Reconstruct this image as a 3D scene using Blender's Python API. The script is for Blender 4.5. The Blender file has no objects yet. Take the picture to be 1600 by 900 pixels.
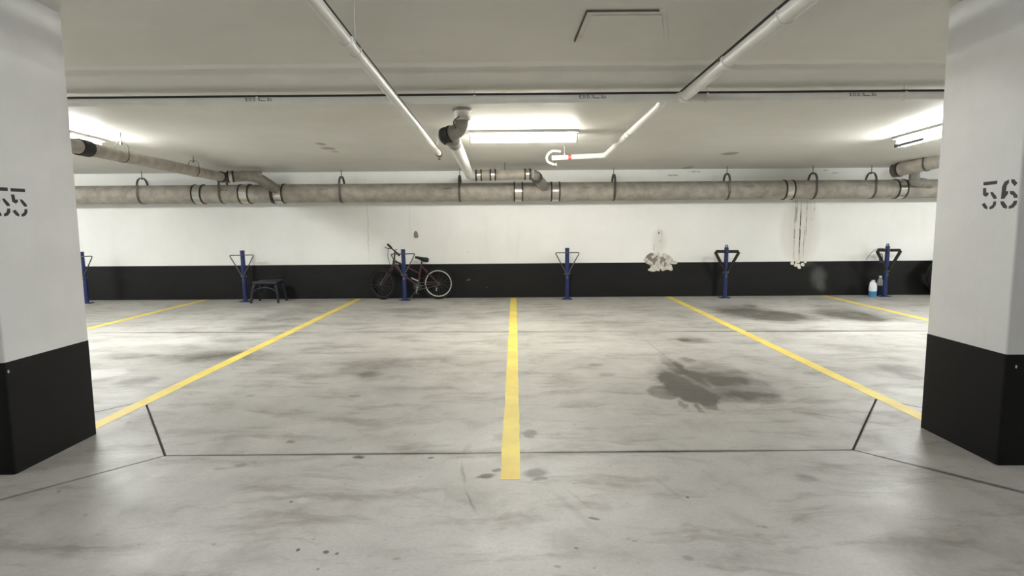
import bpy, bmesh, math, random
from mathutils import Vector, Matrix

random.seed(7)
C = bpy.context.scene.collection
PI = math.pi

# ------------------------------------------------------------------ camera
F_PX, PITCH, YAW, ROLL, CAM_H = 927.99, 0.1075, -0.0054, -0.0074, 1.2355
cp, sp, cy, sy = math.cos(PITCH), math.sin(PITCH), math.cos(YAW), math.sin(YAW)
FWD = Vector((sy * cp, cy * cp, -sp))
_r = Vector((cy, -sy, 0)); _u = _r.cross(FWD)
RIGHT = math.cos(ROLL) * _r + math.sin(ROLL) * _u
UP = -math.sin(ROLL) * _r + math.cos(ROLL) * _u
EYE = Vector((0, 0, CAM_H))
cam_data = bpy.data.cameras.new('camera')
cam_data.sensor_width = 36.0
cam_data.lens = 36.0 * F_PX / 1600.0
cam_data.clip_start = 0.05
cam = bpy.data.objects.new('camera', cam_data)
cam.matrix_world = Matrix(((RIGHT.x, UP.x, -FWD.x, EYE.x), (RIGHT.y, UP.y, -FWD.y, EYE.y),
                           (RIGHT.z, UP.z, -FWD.z, EYE.z), (0, 0, 0, 1)))
C.objects.link(cam)
bpy.context.scene.camera = cam

# ------------------------------------------------------------------ world, exposure
world = bpy.data.worlds.new('garage_world'); bpy.context.scene.world = world
world.use_nodes = True
world.node_tree.nodes['Background'].inputs[0].default_value = (0.02, 0.02, 0.02, 1)
vs = bpy.context.scene.view_settings
vs.view_transform = 'Standard'; vs.look = 'None'; vs.gamma = 1; vs.use_curve_mapping = False
vs.exposure = 0.30
LAMP_BAY = 92.0        # emission of the lamps over the parking bays
LAMP_SIDE = 172.0
LAMP_AISLE_FILL = 63.0      # emission of the unseen fill lamps over the drive aisle
BAY_TINT = (1.0, 0.965, 0.86)
AISLE_TINT = (0.965, 0.985, 1.0)
SIDE_TINT = (0.985, 1.0, 0.975)


# ------------------------------------------------------------------ measuring helpers: pixel -> point on a real plane
def ray(u, v):
    return FWD + RIGHT * ((u - 800) / F_PX) - UP * ((v - 450) / F_PX)
def at_z(u, v, z=0.0):
    d = ray(u, v); return EYE + d * ((z - CAM_H) / d.z)
def at_y(u, v, y):
    d = ray(u, v); return EYE + d * (y / d.y)
def at_x(u, v, x):
    d = ray(u, v); return EYE + d * (x / d.x)

WALL_Y = 9.963
LINE_X0, BAY_W = -0.029, 2.6
def ceil_z(y):
    if y > 4.80: return 2.112 + 0.032 * (WALL_Y - y)
    if y < 4.50: return 2.385 + 0.032 * (4.50 - y)
    t = (y - 4.50) / 0.30
    return 2.385 + (2.2772 - 2.385) * t
def at_ceil(u, v):
    d = ray(u, v); lo, hi = 1.0, 12.0
    for _ in range(50):
        m = (lo + hi) / 2; p = EYE + d * (m / d.y)
        if p.z < ceil_z(m): lo = m
        else: hi = m
    return EYE + d * (lo / d.y)


# ------------------------------------------------------------------ mesh helpers
class MB:
    def __init__(self): self.bm = bmesh.new()
    def box(self, c, s, rot=None, bevel=0.0, seg=2):
        t = bmesh.new()
        bmesh.ops.create_cube(t, size=1.0)
        for v in t.verts: v.co = Vector((v.co.x * s[0], v.co.y * s[1], v.co.z * s[2]))
        if bevel: bmesh.ops.bevel(t, geom=list(t.edges), offset=bevel, segments=seg, profile=0.5, affect='EDGES')
        m = Matrix.Translation(Vector(c)) @ (rot.to_4x4() if rot else Matrix.Identity(4))
        bmesh.ops.transform(t, matrix=m, verts=t.verts)
        return self.merge(t)
    def merge(self, t):
        vs_ = {v: self.bm.verts.new(v.co) for v in t.verts}
        for f in t.faces:
            try: self.bm.faces.new([vs_[v] for v in f.verts])
            except ValueError: pass
        t.free(); return self
    def tube(self, pts, r, n=12, closed=False, caps=True, flat=None):
        """swept tube; r a number or list; flat=(w, t, axis): a flat strap, w along axis and t thick"""
        pts = [Vector(p) for p in pts]; N = len(pts)
        tans = []
        for i in range(N):
            if closed: a, b = pts[i - 1], pts[(i + 1) % N]
            else: a, b = pts[max(i - 1, 0)], pts[min(i + 1, N - 1)]
            tans.append((b - a).normalized())
        t0 = tans[0]
        nrm = t0.cross(Vector((0, 0, 1)))
        if nrm.length < 1e-3: nrm = t0.cross(Vector((1, 0, 0)))
        nrm.normalize()
        rings = []
        for i in range(N):
            t = tans[i]
            nrm = (nrm - t * nrm.dot(t)).normalized()
            b = t.cross(nrm)
            ring = []
            if flat:
                w, th, ax = flat; ax = Vector(ax); s = t.cross(ax).normalized()
                for a_, b_ in ((-1, -1), (1, -1), (1, 1), (-1, 1)):
                    ring.append(self.bm.verts.new(pts[i] + ax * (a_ * w / 2) + s * (b_ * th / 2)))
            else:
                rr = r[i] if isinstance(r, (list, tuple)) else r
                for k in range(n):
                    an = 2 * PI * k / n
                    ring.append(self.bm.verts.new(pts[i] + (nrm * math.cos(an) + b * math.sin(an)) * rr))
            rings.append(ring)
        m = len(rings[0])
        for i in range(N if closed else N - 1):
            A, B = rings[i], rings[(i + 1) % N]
            for k in range(m):
                self.bm.faces.new((A[k], A[(k + 1) % m], B[(k + 1) % m], B[k]))
        if not closed and caps:
            self.bm.faces.new(rings[0][::-1]); self.bm.faces.new(rings[-1])
        return self
    def ring(self, c, axis, R, r, n=40, m=10):
        a = Vector(axis).normalized(); s = a.orthogonal().normalized(); t = a.cross(s)
        pts = [Vector(c) + (s * math.cos(2 * PI * i / n) + t * math.sin(2 * PI * i / n)) * R for i in range(n)]
        return self.tube(pts, r, m, closed=True)
    def lathe(self, c, prof, axis=(0, 0, 1), n=20, sx=1.0, sy=1.0):
        a = Vector(axis).normalized(); s = Vector((1, 0, 0)) if abs(a.z) > 0.9 else a.orthogonal().normalized(); t = a.cross(s)
        rings = []
        for r, h in prof:
            rings.append([self.bm.verts.new(Vector(c) + a * h + s * (math.cos(2 * PI * k / n) * r * sx) + t * (math.sin(2 * PI * k / n) * r * sy)) for k in range(n)])
        for A, B in zip(rings, rings[1:]):
            for k in range(n): self.bm.faces.new((A[k], A[(k + 1) % n], B[(k + 1) % n], B[k]))
        self.bm.faces.new(rings[0][::-1]); self.bm.faces.new(rings[-1])
        return self
    def prism(self, base, off):
        """solid between polygon base (3D points) and the same polygon moved by off"""
        off = Vector(off)
        A = [self.bm.verts.new(Vector(p)) for p in base]; B = [self.bm.verts.new(Vector(p) + off) for p in base]
        self.bm.faces.new(A[::-1]); self.bm.faces.new(B)
        for k in range(len(A)):
            self.bm.faces.new((A[k], A[(k + 1) % len(A)], B[(k + 1) % len(A)], B[k]))
        return self


def wloc(o):
    v = Vector((0, 0, 0))
    while o: v = v + o.location; o = o.parent
    return v
def obj(name, mb, m, parent=None, smooth=35, label=None):
    bm = mb.bm if isinstance(mb, MB) else mb
    bmesh.ops.recalc_face_normals(bm, faces=bm.faces)
    if parent is not None:
        d = wloc(parent)
        for v in bm.verts: v.co -= d
    me = bpy.data.meshes.new(name); bm.to_mesh(me); bm.free()
    if smooth:
        for p in me.polygons: p.use_smooth = True
        me.set_sharp_from_angle(angle=math.radians(smooth))
    me.materials.append(m)
    o = bpy.data.objects.new(name, me); C.objects.link(o)
    if parent is not None: o.parent = parent
    if label: o['label'] = label
    return o
def thing(name, label, cat, loc=(0, 0, 0), group=None):
    o = bpy.data.objects.new(name, None); C.objects.link(o); o.location = loc
    o.empty_display_size = 0.1
    return tag(o, label, cat, group)
def tag(o, label, cat, group=None):
    o['label'] = label; o['category'] = cat
    if group: o['group'] = group
    return o
def struct(o):
    o['kind'] = 'structure'; return o
def dup(root, loc, label):
    def cp_(o, par):
        c = o.copy(); C.objects.link(c)
        if par is not None: c.parent = par
        for ch in [x for x in o.children]: cp_(ch, c)
        return c
    r = cp_(root, None); r.location = loc; r['label'] = label
    return r
def arc_pts(pts, rad, n=6):
    """polyline with rounded corners"""
    pts = [Vector(p) for p in pts]; out = [pts[0]]
    for i in range(1, len(pts) - 1):
        p, a, b = pts[i], pts[i - 1], pts[i + 1]
        da, db = (a - p), (b - p)
        r = min(rad, da.length * .48, db.length * .48)
        s, e = p + da.normalized() * r, p + db.normalized() * r
        for k in range(n + 1):
            t = k / n
            out.append(s * (1 - t) ** 2 + p * (2 * t * (1 - t)) + e * t ** 2)
    out.append(pts[-1]); return out
def lerp(a, b, t): return Vector(a) * (1 - t) + Vector(b) * t


# ------------------------------------------------------------------ materials
def srgb(r, g, b):
    f = lambda c: (c / 255 / 12.92) if c <= 10 else ((c / 255 + 0.055) / 1.055) ** 2.4
    return (f(r), f(g), f(b), 1)
class NT:
    def __init__(self, name):
        self.m = bpy.data.materials.new(name); self.m.use_nodes = True
        self.t = self.m.node_tree; self.n = self.t.nodes; self.b = self.n['Principled BSDF']
    def new(self, kind, **kw):
        n = self.n.new(kind)
        for k, v in kw.items(): setattr(n, k, v)
        return n
    def link(self, a, b): self.t.links.new(a, b)
    def mix(self, fac, a, b, mode='MIX'):
        n = self.new('ShaderNodeMix', data_type='RGBA', blend_type=mode)
        for sock, val in ((n.inputs[0], fac), (n.inputs[6], a), (n.inputs[7], b)):
            if hasattr(val, 'links') or hasattr(val, 'is_linked'): self.link(val, sock)
            else: sock.default_value = val
        return n.outputs[2]
    def math(self, op, a, b=0.0, clamp=False):
        n = self.new('ShaderNodeMath', operation=op, use_clamp=clamp)
        for sock, val in ((n.inputs[0], a), (n.inputs[1], b)):
            if hasattr(val, 'is_linked'): self.link(val, sock)
            else: sock.default_value = val
        return n.outputs[0]
    def noise(self, vec, scale, detail=4, rough=0.55, out=0, dist=0.0):
        n = self.new('ShaderNodeTexNoise'); n.inputs['Scale'].default_value = scale
        n.inputs['Detail'].default_value = detail; n.inputs['Roughness'].default_value = rough
        n.inputs['Distortion'].default_value = dist
        self.link(vec, n.inputs['Vector']); return n.outputs[out]
    def ramp(self, v, lo, hi, to0=0.0, to1=1.0, smooth=True):
        n = self.new('ShaderNodeMapRange', interpolation_type='SMOOTHSTEP' if smooth else 'LINEAR')
        self.link(v, n.inputs[0])
        for k, x in zip((1, 2, 3, 4), (lo, hi, to0, to1)): n.inputs[k].default_value = x
        return n.outputs[0]
    def scale(self, vec, s):
        n = self.new('ShaderNodeMapping'); n.inputs['Scale'].default_value = s; self.link(vec, n.inputs[0]); return n.outputs[0]
    def position(self): return self.new('ShaderNodeNewGeometry').outputs['Position']
    def objco(self): return self.new('ShaderNodeTexCoord').outputs['Object']
    def bump(self, h, strength=0.2, dist=0.01):
        n = self.new('ShaderNodeBump'); n.inputs['Strength'].default_value = strength; n.inputs['Distance'].default_value = dist
        self.link(h, n.inputs['Height']); self.link(n.outputs[0], self.b.inputs['Normal'])
    def warp(self, pos, amount, scale):
        nz = self.noise(pos, scale, 4, 0.6, out=1)
        s = self.new('ShaderNodeVectorMath', operation='SUBTRACT'); self.link(nz, s.inputs[0]); s.inputs[1].default_value = (.5, .5, .5)
        k = self.new('ShaderNodeVectorMath', operation='SCALE'); self.link(s.outputs[0], k.inputs[0]); k.inputs['Scale'].default_value = amount
        a = self.new('ShaderNodeVectorMath', operation='ADD'); self.link(pos, a.inputs[0]); self.link(k.outputs[0], a.inputs[1])
        return a.outputs[0]
    def blobs(self, vec, items, mode='ADD'):
        """items: (center, (sx, sy, sz), euler, strength, soft) ellipsoidal marks in world space"""
        acc = None
        for c, s, e, k, soft in items:
            mp = self.new('ShaderNodeMapping', vector_type='TEXTURE'); self.link(vec, mp.inputs[0])
            mp.inputs['Location'].default_value = c; mp.inputs['Rotation'].default_value = e; mp.inputs['Scale'].default_value = s
            ln = self.new('ShaderNodeVectorMath', operation='LENGTH'); self.link(mp.outputs[0], ln.inputs[0])
            v = self.ramp(ln.outputs['Value'], 1.0, 1.0 - soft, 0.0, k)
            acc = v if acc is None else self.math('MAXIMUM' if mode == 'MAX' else 'ADD', acc, v)
        return acc

def mat(name, col, rough=0.5, metal=0.0, var=0.08, scale=12.0, bump=0.0, emit=None, spec=0.5, coat=0.0):
    t = NT(name); b = t.b
    b.inputs['Roughness'].default_value = rough; b.inputs['Metallic'].default_value = metal
    b.inputs['Specular IOR Level'].default_value = spec
    if coat: b.inputs['Coat Weight'].default_value = coat
    co = t.objco()
    nz = t.noise(co, scale, 4, 0.6)
    dark = tuple(c * (1 - var) for c in col[:3]) + (1,); lite = tuple(min(1, c * (1 + var)) for c in col[:3]) + (1,)
    t.link(t.mix(t.ramp(nz, .3, .7), dark, lite), b.inputs['Base Color'])
    if bump: t.bump(t.noise(co, scale * 6, 3), bump, 0.004)
    if emit:
        b.inputs['Emission Color'].default_value = tuple(emit[0]) + (1,); b.inputs['Emission Strength'].default_value = emit[1]
    return t.m

M = {}
M['white_pipe'] = mat('white_painted_steel', srgb(214, 213, 207), 0.45, var=0.05, scale=5)
M['drain_pipe'] = mat('weathered_grey_cast_iron', srgb(160, 154, 144), 0.6, var=0.2, scale=7, bump=0.15)
M['fitting'] = mat('dark_cast_iron_fitting', srgb(132, 128, 120), 0.55, var=0.2, scale=14, bump=0.2)
M['rubber'] = mat('black_rubber', srgb(36, 35, 33), 0.75, var=0.15, scale=20)
M['steel'] = mat('stainless_band', srgb(205, 203, 198), 0.28, metal=0.9, var=0.1, scale=30)
M['clamp'] = mat('dark_clamp_band', srgb(52, 50, 46), 0.45, metal=0.3, var=0.15, scale=25)
M['strap'] = mat('galvanised_strap', srgb(92, 90, 84), 0.45, metal=0.5, var=0.15, scale=25)
M['blue'] = mat('blue_gloss_paint', srgb(25, 39, 92), 0.38, var=0.12, scale=9)
M['rod_grey'] = mat('grey_steel_rod', srgb(82, 84, 88), 0.4, metal=0.5, var=0.1, scale=30)
M['foam'] = mat('black_foam_padding', srgb(36, 33, 30), 0.9, var=0.15, scale=40, bump=0.2)
M['bolt'] = mat('zinc_bolt', srgb(150, 150, 150), 0.35, metal=0.8, var=0.1, scale=40)
M['black_plastic'] = mat('black_plastic', srgb(24, 24, 25), 0.55, var=0.1, scale=30)
M['tyre'] = mat('tyre_rubber', srgb(12, 12, 12), 0.9, var=0.15, scale=40)
M['maroon'] = mat('maroon_frame_paint', srgb(62, 22, 34), 0.4, var=0.15, scale=12, coat=0.3)
M['rim'] = mat('silver_rim', srgb(196, 194, 186), 0.35, metal=0.35, var=0.06, scale=20)
M['chrome'] = mat('chrome', srgb(190, 190, 190), 0.25, metal=0.9, var=0.06, scale=20)
M['dull_grey'] = mat('dull_grey_metal', srgb(88, 88, 88), 0.5, metal=0.4, var=0.1, scale=20)
M['navy'] = mat('navy_plastic', srgb(11, 13, 30), 0.5, var=0.12, scale=14)
M['jug'] = mat('milky_plastic', srgb(222, 226, 232), 0.35, var=0.03, scale=10)
M['blue_fluid'] = mat('blue_washer_fluid', srgb(72, 132, 178), 0.25, var=0.08, scale=8)
M['blue_label'] = mat('blue_label', srgb(44, 92, 140), 0.4, var=0.06, scale=10)
M['navy_fluid'] = mat('dark_blue_fluid', srgb(16, 20, 48), 0.3, var=0.1, scale=8)
M['clear_grey'] = mat('cloudy_plastic', srgb(128, 126, 124), 0.3, var=0.1, scale=10)
M['housing'] = mat('lamp_housing_enamel', srgb(214, 212, 204), 0.45, var=0.04, scale=10)
M['ceil_rod'] = mat('rod_painted_over', srgb(184, 180, 168), 0.5, var=0.05, scale=20)
M['end_cap'] = mat('lamp_end_cap', srgb(120, 116, 106), 0.5, var=0.08, scale=20)
M['stencil'] = mat('black_stencil_paint', srgb(20, 20, 22), 0.6, var=0.1, scale=40)
M['lettering'] = mat('faded_black_lettering', srgb(40, 38, 36), 0.6, var=0.1, scale=60)
M['red_tag'] = mat('red_tag', srgb(196, 70, 66), 0.5, var=0.1, scale=30)
M['tape'] = mat('grey_tape', srgb(150, 148, 142), 0.4, var=0.15, scale=30)
M['flake'] = mat('curled_paint_flake', srgb(205, 202, 192), 0.7, var=0.22, scale=22, bump=0.2)
M['plaster'] = mat('bare_grey_plaster', srgb(138, 132, 122), 0.9, var=0.2, scale=22, bump=0.4)
M['crust'] = mat('white_mineral_crust', srgb(224, 220, 208), 0.9, var=0.12, scale=40, bump=0.5)
M['chip'] = mat('pale_paint_chip', srgb(190, 188, 182), 0.8, var=0.1, scale=40)

def lamp_mat(name, tint, strength):
    t = NT(name)
    t.b.inputs['Base Color'].default_value = (.8, .8, .78, 1)
    t.b.inputs['Emission Color'].default_value = tuple(tint) + (1,)
    t.b.inputs['Emission Strength'].default_value = strength
    return t.m
M['lens_bay'] = lamp_mat('lit_lens_warm_white', BAY_TINT, LAMP_BAY)
M['lens_side'] = lamp_mat('lit_lens_white', SIDE_TINT, LAMP_SIDE)
M['lens_aisle_fill'] = lamp_mat('unseen_fill_lens_cool_white', AISLE_TINT, LAMP_AISLE_FILL)


# ---- concrete floor: bare slab with oil stains, scuffs and pale patches that have shapes of their own
def fblob(u, v, du, dv, k, soft=0.7, ang=0.0):
    c = at_z(u, v); sx = (at_z(u + du, v) - c).length
    sy = abs(at_z(u, v - dv).y - at_z(u, v + dv).y) / 2
    return ((c.x, c.y, 0), (sx, sy, 1), (0, 0, math.radians(ang)), k, soft)
def fline(u0, v0, u1, v1, w, k, soft=0.9):
    a, b = at_z(u0, v0), at_z(u1, v1); c = (a + b) / 2; d = b - a
    return ((c.x, c.y, 0), (d.length / 2 * 1.08, w, 1), (0, 0, math.atan2(d.y, d.x)), k, soft)
def wline(x0, y0, x1, y1, w, k, soft=.9):
    return (((x0 + x1) / 2, (y0 + y1) / 2, 0), (math.hypot(x1 - x0, y1 - y0) / 2 * 1.08, w, 1), (0, 0, math.atan2(y1 - y0, x1 - x0)), k, soft)
STAINS = [  # oily grey brown stains
    fblob(1032, 613, 28, 13, .62, .3), fblob(1056, 598, 30, 24, .55, .4), fblob(1086, 616, 36, 19, .6, .3), fblob(1052, 570, 18, 18, .4, .5), fblob(1106, 632, 13, 11, .5, .3), fblob(1090, 638, 6, 9, .5, .4), fblob(1068, 632, 7, 9, .4, .4),
    fblob(1118, 583, 58, 22, .42, .4), fblob(1162, 604, 60, 22, .38, .4), fblob(1192, 622, 40, 12, .36, .4), fblob(1150, 620, 40, 14, .3, .5), fblob(1075, 562, 14, 5, .4, .5), fline(1036, 556, 1124, 616, .05, .4, .9), fblob(1072, 600, 62, 40, .5, .8), fblob(1130, 600, 90, 34, .3, .9), fblob(1215, 600, 60, 26, .18, .8),
    fblob(1190, 492, 95, 13, .45, .6), fblob(1330, 492, 85, 13, .45, .6), fblob(1150, 482, 70, 8, .4, .7), fblob(1300, 480, 50, 6, .3, .7), fblob(1050, 490, 60, 10, .22, .8),
    fblob(330, 556, 110, 12, .4, .8, 18), fblob(200, 556, 60, 8, .4, .7), fblob(420, 512, 90, 7, .4, .8), fblob(215, 596, 40, 9, .45, .6), fblob(300, 600, 60, 10, .25, .8),
    fblob(600, 570, 130, 34, .22, .9), fblob(640, 605, 60, 14, .2, .9), fblob(575, 585, 22, 7, .3, .7), fblob(455, 575, 60, 14, .22, .8), fblob(395, 618, 12, 4, .3, .7), fblob(900, 560, 70, 20, .2, .9), fblob(690, 560, 40, 10, .2, .8),
    fblob(1215, 494, 75, 13, 0.53, .7), fblob(1150, 485, 60, 9, 0.31, .8), fblob(1320, 492, 60, 12, 0.46, .7), fblob(1225, 499, 25, 3.5, 0.54, .6), fblob(1365, 499, 28, 5, 0.54, .6),
    fblob(1172, 478, 16, 3, 0.54, .6), fblob(1345, 490, 12, 3, 0.62, .6), fblob(1080, 531, 35, 7, 0.50, .7), fblob(1070, 532, 14, 3, 0.46, .7),
    fblob(1400, 575, 55, 14, 0.50, .8), fblob(1340, 545, 60, 9, 0.34, .8), fblob(1420, 588, 25, 9, 0.39, .7),
    fblob(330, 560, 150, 20, 0.31, .9), fblob(280, 545, 110, 10, 0.25, .9), fblob(430, 500, 90, 9, 0.40, .9), fblob(360, 530, 60, 6, 0.25, .9), fblob(470, 487, 50, 9, 0.25, .8),
    fblob(600, 575, 95, 26, 0.25, .9), fblob(580, 592, 40, 7, 0.19, .8), fblob(640, 485, 70, 6, 0.34, .9), fblob(660, 494, 60, 8, 0.16, .8), fblob(730, 495, 40, 8, 0.28, .9),
    fblob(880, 494, 60, 9, 0.34, .9), fblob(960, 505, 70, 8, 0.28, .9), fblob(880, 590, 40, 16, 0.22, .9), fblob(400, 640, 90, 14, 0.12, .9),
    fblob(1260, 748, 24, 12, 0.34, .8), fblob(470, 800, 45, 9, 0.16, .9), fblob(400, 870, 90, 30, 0.19, .9), fblob(130, 850, 140, 24, 0.16, .9),
    fblob(1150, 870, 180, 30, 0.16, .9), fblob(1440, 850, 120, 30, 0.19, .9), fblob(520, 655, 50, 10, 0.16, .9), fblob(1080, 500, 45, 8, 0.19, .9),
    fblob(790, 683, 28, 12, 0.46, .6), fblob(825, 678, 14, 8, 0.53, .5), fblob(760, 744, 16, 5, 0.78, .6), fblob(772, 734, 10, 4, 0.65, .6), fblob(838, 738, 26, 9, 0.59, .6), fblob(845, 748, 15, 5, 0.54, .6),
    fblob(375, 728, 16, 5, 0.53, .7), fblob(348, 731, 16, 3, 0.39, .7), fblob(452, 692, 10, 3, 0.46, .7), fblob(562, 714, 12, 2.5, 0.93, .5), fblob(676, 715, 9, 3, 0.78, .6),
    fblob(930, 570, 14, 3, 0.34, .7), fblob(950, 585, 18, 5, 0.28, .7), fblob(550, 620, 12, 3, 0.46, .7),
]
SPOTS = [   # small black gum and drip marks, cracks and the dirt along the joints
    fline(1000, 525, 1062, 574, .016, .3), fline(1105, 612, 1225, 641, .016, .34), fline(1215, 638, 1345, 658, .014, .4), fline(1340, 656, 1436, 672, .012, .3),
    fline(720, 716, 728, 765, .014, .35), fline(726, 762, 746, 806, .012, .4), fline(735, 690, 722, 716, .03, .2),
    wline(-1.904, 3.095, 0, 3.11, .030, .6), wline(-.1, 3.11, 1.831, 3.125, .034, .7), wline(1.831, 3.125, 2.56, 2.34, .034, .7), wline(-1.904, 3.095, -2.64, 2.26, .024, .35),
    wline(-5.2, 6.863, -2.4, 6.80, .075, .62), wline(-2.6, 6.804, 1.6, 6.709, .055, .5), wline(1.4, 6.713, 5.2, 6.627, .085, .66), wline(-1.904, 3.095, -2.64, 4.105, .016, .5), wline(1.831, 3.125, 2.53, 4.07, .02, .6), fline(1366, 622, 1436, 642, .012, .3),
    fline(1210, 605, 1330, 660, .012, .16), fline(850, 755, 950, 845, .03, .16), fline(1010, 735, 1090, 800, .02, .14), fline(880, 760, 930, 800, .012, .2), fline(600, 760, 720, 800, .02, .08),
    fblob(466, 859, 3.6, 2.6, .9, .4), fblob(510, 862, 6, 3.6, .8, .4, 35), fblob(527, 865, 3.2, 2.4, .8, .4), fblob(498, 889, 3, 2, .6, .4), fblob(1074, 777, 3, 2, .8, .4), fblob(455, 784, 3, 2, .8, .4),
    fblob(927, 810, 13, 2.4, .7, .6, -20), fblob(620, 873, 9, 3, .3, .6), fblob(92, 768, 4, 1.8, .5, .5), fblob(200, 660, 5, 2, .3, .6), fblob(990, 845, 5, 2, .4, .5), fblob(1075, 872, 14, 6, .35, .7, -40),
    fblob(900, 856, 5, 2.5, .5, .5), fblob(870, 885, 8, 3, .4, .6), fblob(1195, 823, 6, 3, .3, .6),
]
PALE = [    # washed or leached pale patches
    fblob(165, 583, 42, 11, 1.0, .3), fblob(180, 610, 60, 14, 0.48, .6), fblob(160, 632, 50, 12, 0.48, .6), fblob(300, 533, 90, 8, 0.36, .8), fblob(1420, 610, 40, 12, 0.60, .5), fblob(1400, 640, 60, 10, 0.36, .7), fblob(1270, 545, 50, 10, 0.30, .8),
    fblob(800, 500, 160, 16, 0.26, .9), fblob(700, 540, 140, 20, 0.17, .9), fblob(950, 545, 120, 18, 0.30, .8), fblob(1330, 520, 90, 5, 0.36, .8), fblob(478, 785, 22, 5, 0.42, .7), fblob(855, 735, 48, 18, 0.30, .5), fblob(690, 690, 50, 16, 0.22, .7),
    fblob(176, 755, 20, 14, 0.22, .7), fblob(190, 705, 60, 14, 0.19, .8), fblob(1540, 755, 60, 10, 0.26, .8), fblob(1200, 660, 150, 14, 0.14, .9), fblob(1400, 505, 50, 3, 0.48, .7),
]
_floor_cache = {}
def concrete_floor(box):
    """one concrete look; a cell of the floor only carries the nodes of the marks that reach it"""
    x0, x1, y0, y1 = box
    def near(items, m=.16):
        out = []
        for i, (c, sz, e, k, soft) in enumerate(items):
            ca, sa = abs(math.cos(e[2])), abs(math.sin(e[2]))
            ex, ey = math.hypot(ca * sz[0], sa * sz[1]), math.hypot(sa * sz[0], ca * sz[1])
            if c[0] + ex > x0 - m and c[0] - ex < x1 + m and c[1] + ey > y0 - m and c[1] - ey < y1 + m: out.append(i)
        return tuple(out)
    key = (near(STAINS), near(SPOTS, .06), near(PALE, .24))
    if key in _floor_cache: return _floor_cache[key]
    st, so, pa = [STAINS[i] for i in key[0]], [SPOTS[i] for i in key[1]], [PALE[i] for i in key[2]]
    t = NT('worn_concrete_floor'); pos = t.position()
    w = t.warp(pos, .35, 1.3)
    big = t.noise(pos, .55, 3, .6); mid = t.noise(w, 2.6, 6, .66); streak = t.noise(t.scale(w, (.8, 3.0, 1)), 1.7, 5, .68); fine = t.noise(pos, 60, 2, .7)
    c = t.mix(t.ramp(big, .3, .7), srgb(173, 171, 166), srgb(188, 186, 181))
    c = t.mix(t.ramp(mid, .47, .72, 0, .46), c, srgb(134, 129, 119))
    c = t.mix(t.ramp(streak, .49, .68, 0, .58), c, srgb(124, 117, 105))
    c = t.mix(t.ramp(mid, .48, .28, 0, .35), c, srgb(208, 206, 200))
    if pa: c = t.mix(t.math('MINIMUM', t.math('MULTIPLY', t.blobs(t.warp(w, .12, 6), pa), t.ramp(streak, .35, .65, 1.2, .5)), .8), c, srgb(214, 214, 211))
    if st:
        br = t.ramp(mid, .25, .7, .65, 1.3)
        c = t.mix(t.math('MINIMUM', t.math('MULTIPLY', t.blobs(t.warp(t.warp(pos, .14, 3.4), .05, 14), st), br), .86), c, srgb(58, 51, 41))
    if so: c = t.mix(t.math('MINIMUM', t.blobs(t.warp(pos, .022, 12.0), so, 'MAX'), .92), c, srgb(44, 42, 40))
    c = t.mix(t.ramp(t.noise(pos, 24, 2, .5), .68, .75, 0, .35), c, srgb(112, 108, 100))
    c = t.mix(t.ramp(fine, .3, .7, 0, .16), c, srgb(128, 126, 122))
    t.link(c, t.b.inputs['Base Color'])
    t.link(t.ramp(mid, .3, .8, .45, .62), t.b.inputs['Roughness'])
    t.b.inputs['Specular IOR Level'].default_value = .35
    t.bump(t.math('ADD', t.math('MULTIPLY', mid, .6), t.math('MULTIPLY', fine, .12)), .12, .02)
    _floor_cache[key] = t.m
    return t.m
def floor_slab(poly):
    mb = MB().prism([(p.x, p.y, -.02) for p in inset(poly, .0065)], (0, 0, .02))
    bm = mb.bm; STEP = 1.0
    for k in range(-6, 7):
        bmesh.ops.bisect_plane(bm, geom=bm.verts[:] + bm.edges[:] + bm.faces[:], plane_co=(k * STEP, 0, 0), plane_no=(1, 0, 0))
    for k in range(1, 10):
        bmesh.ops.bisect_plane(bm, geom=bm.verts[:] + bm.edges[:] + bm.faces[:], plane_co=(0, k * STEP, 0), plane_no=(0, 1, 0))
    mats = []; idx = []
    bmesh.ops.recalc_face_normals(bm, faces=bm.faces)
    for f in bm.faces:
        xs = [v.co.x for v in f.verts]; ys = [v.co.y for v in f.verts]
        m = concrete_floor((min(xs), max(xs), min(ys), max(ys)))
        if m not in mats: mats.append(m)
        idx.append(mats.index(m))
    o = obj('concrete_slab', mb, mats[0], floor, smooth=0)
    for m in mats[1:]: o.data.materials.append(m)
    o.data.polygons.foreach_set('material_index', idx)
    return o

def yellow_paint():
    t = NT('worn_yellow_line_paint'); pos = t.position()
    n = t.noise(t.warp(pos, .05, 8), 18, 6, .7); m = t.noise(pos, 3, 4, .6)
    c = t.mix(t.ramp(m, .3, .7), srgb(222, 196, 98), srgb(238, 218, 100))
    c = t.mix(t.ramp(n, .62, .72, 0, .65), c, srgb(180, 172, 148))
    t.link(c, t.b.inputs['Base Color']); t.b.inputs['Roughness'].default_value = .55
    t.bump(n, .25, .004); return t.m
M['yellow'] = yellow_paint()

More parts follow.
